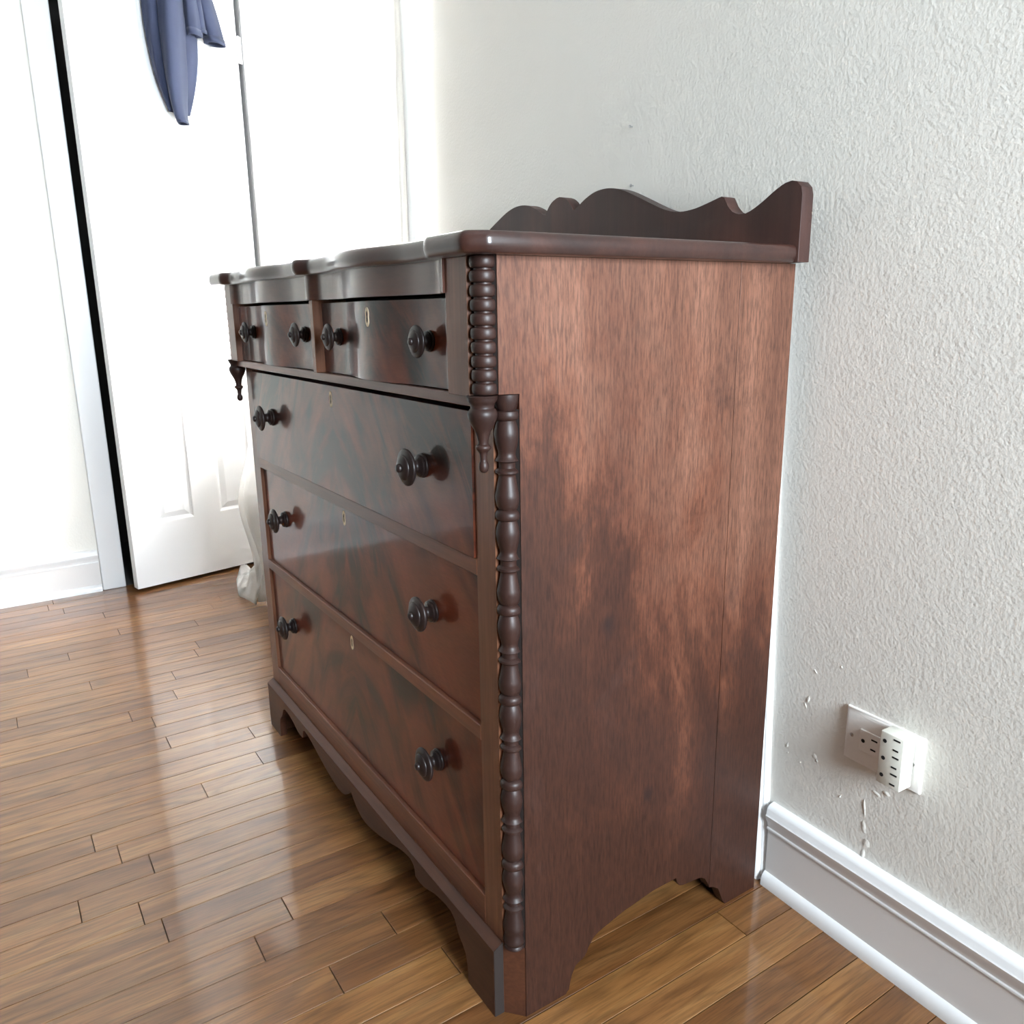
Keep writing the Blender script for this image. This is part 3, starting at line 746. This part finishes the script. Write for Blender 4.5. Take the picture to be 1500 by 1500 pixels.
cur = empty('curtain', (-1.62, 0.50, 0.0)); tag(cur, 'long white curtain hanging over the window and pooling on the floor', 'curtain')
CI = Matrix.Translation((1.62, -0.50, 0))
def thick(o, t):
    m = o.modifiers.new('thickness', 'SOLIDIFY'); m.thickness = t; m.offset = 0
o = new_obj('curtain_panel', bm, 'curtain', cur, 180, CI); thick(o, 0.0012)
# hem lying on the floor
bm = bmesh.new(); grid = []
L = [(-2.235, 0.250, 0.030), (-2.16, 0.215, 0.012), (-2.05, 0.185, 0.030), (-1.965, 0.168, 0.008), (-1.90, 0.172, 0.014), (-1.84, 0.190, 0.006)]
T = [(-2.09, 0.30, 0.045), (-2.02, 0.265, 0.060), (-1.95, 0.235, 0.085), (-1.905, 0.220, 0.120), (-1.87, 0.215, 0.150), (-1.80, 0.225, 0.17)]
la = smoothprof(L, 0.02); ta = smoothprof(T, 0.02)
nn = 28
for i in range(nn+1):
    a = la[min(len(la)-1, round(i/nn*(len(la)-1)))]; b = ta[min(len(ta)-1, round(i/nn*(len(ta)-1)))]
    row = []
    for j in range(13):
        t = j/12; p = [a[k]+(b[k]-a[k])*t for k in range(3)]
        p[2] += 0.012*math.sin(3*PI*t+i*0.7)*math.sin(PI*t); p[2] = max(p[2], 0.004)
        row.append(bm.verts.new(p))
    grid.append(row)
for i in range(nn):
    for j in range(12): bm.faces.new((grid[i][j], grid[i+1][j], grid[i+1][j+1], grid[i][j+1]))
o = new_obj('curtain_hem', bm, 'curtain', cur, 180, CI); thick(o, 0.0015)
rm = empty('curtain_rod', (-1.62, 0.445, 2.46)); tag(rm, 'white curtain rod above the window', 'rod')
bm = bmesh.new(); lathe(bm, [(0.009, -0.62), (0.009, 0.62)], 14, 'z'); o = new_obj('rod', bm, 'white', rm, 40); o.rotation_euler = (0, PI/2, 0)
for sx in (-0.55, 0.55):
    boxo('rod_bracket', 'white', rm, sx-0.008, sx+0.008, -0.004, 0.123-0.034*sx, -0.012, 0.004)

# ------------------------------------------------------------------ blue garment on the closet door
ga = empty('hanging_shirt', DM @ Matrix.Translation((0.36, -0.03, 1.5))); tag(ga, 'blue jersey shirt with hemmed sleeves hanging on the white closet door', 'garment')
GI = Matrix.Translation((-0.36, 0.03, -1.5))
def lobe(name, path, seg=26, hem=0.018, open_=True):
    """soft folded tube: path of (x, y, z, half width, half depth, twist)"""
    bm = bmesh.new()
    pts = smoothprof(path, 0.012)
    rings = []
    for i, (x, y, z, w, d, tw) in enumerate(pts):
        ring = []
        for k in range(seg):
            a = 2*PI*k/seg
            cx, cy = w*math.cos(a), d*math.sin(a)
            f = 1+0.16*math.sin(3*a+tw*2+i*0.05)
            cx *= f; cy *= 1+0.22*math.sin(2*a+tw)
            ring.append(bm.verts.new((x+cx*math.cos(tw)-cy*math.sin(tw), y+cx*math.sin(tw)+cy*math.cos(tw), z)))
        rings.append(ring)
    for A, B in zip(rings, rings[1:]):
        for k in range(seg): bm.faces.new((A[k], A[(k+1) % seg], B[(k+1) % seg], B[k]))
    if not open_: bm.faces.new(rings[-1])
    o = new_obj(name, bm, 'cloth', ga, 180, GI); thick(o, 0.0018)
    # hem band
    if hem:
        bm = bmesh.new(); r2 = []
        sel = [i for i in range(len(rings)) if i >= len(rings)-3]
        for i in sel:
            x, y, z, w, d, tw = pts[i]; ring = []
            for k in range(seg):
                a = 2*PI*k/seg; w2, d2 = w+0.0016, d+0.0016
                cx, cy = w2*math.cos(a)*(1+0.16*math.sin(3*a+tw*2+i*0.05)), d2*math.sin(a)*(1+0.22*math.sin(2*a+tw))
                ring.append(bm.verts.new((x+cx*math.cos(tw)-cy*math.sin(tw), y+cx*math.sin(tw)+cy*math.cos(tw), z)))
            r2.append(ring)
        for A, B in zip(r2, r2[1:]):
            for k in range(seg): bm.faces.new((A[k], A[(k+1) % seg], B[(k+1) % seg], B[k]))
        h = new_obj('hem', bm, 'cloth', o, 180); thick(h, 0.0012)
    return o
lobe('sleeve', [(0.318, -0.060, 2.025, 0.030, 0.020, 0.2), (0.303, -0.062, 1.93, 0.040, 0.026, 0.2), (0.297, -0.062, 1.80, 0.044, 0.026, 0.3), (0.296, -0.058, 1.68, 0.041, 0.024, 0.4), (0.298, -0.053, 1.61, 0.034, 0.020, 0.5), (0.303, -0.050, 1.57, 0.027, 0.018, 0.55), (0.310, -0.050, 1.548, 0.020, 0.017, 0.6)])
lobe('body_fold', [(0.285, -0.036, 2.025, 0.034, 0.014, 0), (0.262, -0.036, 1.92, 0.036, 0.018, -0.1), (0.262, -0.036, 1.80, 0.036, 0.018, -0.1), (0.272, -0.034, 1.68, 0.030, 0.015, -0.1), (0.288, -0.032, 1.585, 0.016, 0.009, 0)], hem=0)
lobe('body_fold', [(0.345, -0.036, 2.025, 0.034, 0.018, 0), (0.352, -0.036, 1.90, 0.036, 0.018, 0), (0.352, -0.036, 1.76, 0.032, 0.018, 0.1), (0.338, -0.034, 1.66, 0.026, 0.014, 0), (0.325, -0.033, 1.58, 0.015, 0.010, 0)], hem=0)
lobe('body_fold', [(0.350, -0.058, 2.025, 0.024, 0.018, 0), (0.362, -0.060, 1.95, 0.025, 0.019, 0.2), (0.368, -0.058, 1.88, 0.025, 0.018, 0.1), (0.372, -0.056, 1.818, 0.024, 0.016, 0.1)])
lobe('body_fold', [(0.380, -0.048, 2.025, 0.016, 0.014, 0), (0.396, -0.048, 1.93, 0.018, 0.015, 0.2), (0.406, -0.046, 1.832, 0.015, 0.013, 0.1)])
lobe('sleeve', [(0.392, -0.034, 2.025, 0.026, 0.016, 0), (0.416, -0.036, 1.96, 0.032, 0.020, 0), (0.432, -0.036, 1.90, 0.034, 0.022, 0), (0.452, -0.036, 1.812, 0.033, 0.022, 0)])
hk = empty('door_hook', DM @ Matrix.Translation((0.36, 0, DH))); tag(hk, 'white over-door hook holding the blue shirt', 'hook')
bm = bmesh.new(); box(bm, -0.012, 0.012, -0.002, 0.037, 0.0005, 0.0025); box(bm, -0.012, 0.012, -0.002, 0.0, -0.02, 0.0005); box(bm, -0.012, 0.012, 0.0355, 0.037, -0.03, 0.0005)
new_obj('hook_strap', bm, 'white', hk)
bm = bmesh.new(); box(bm, -0.012, 0.012, -0.075, -0.002, -0.009, -0.006); box(bm, -0.012, 0.012, -0.077, -0.075, -0.009, 0.02)
new_obj('hook_peg', bm, 'white', hk)
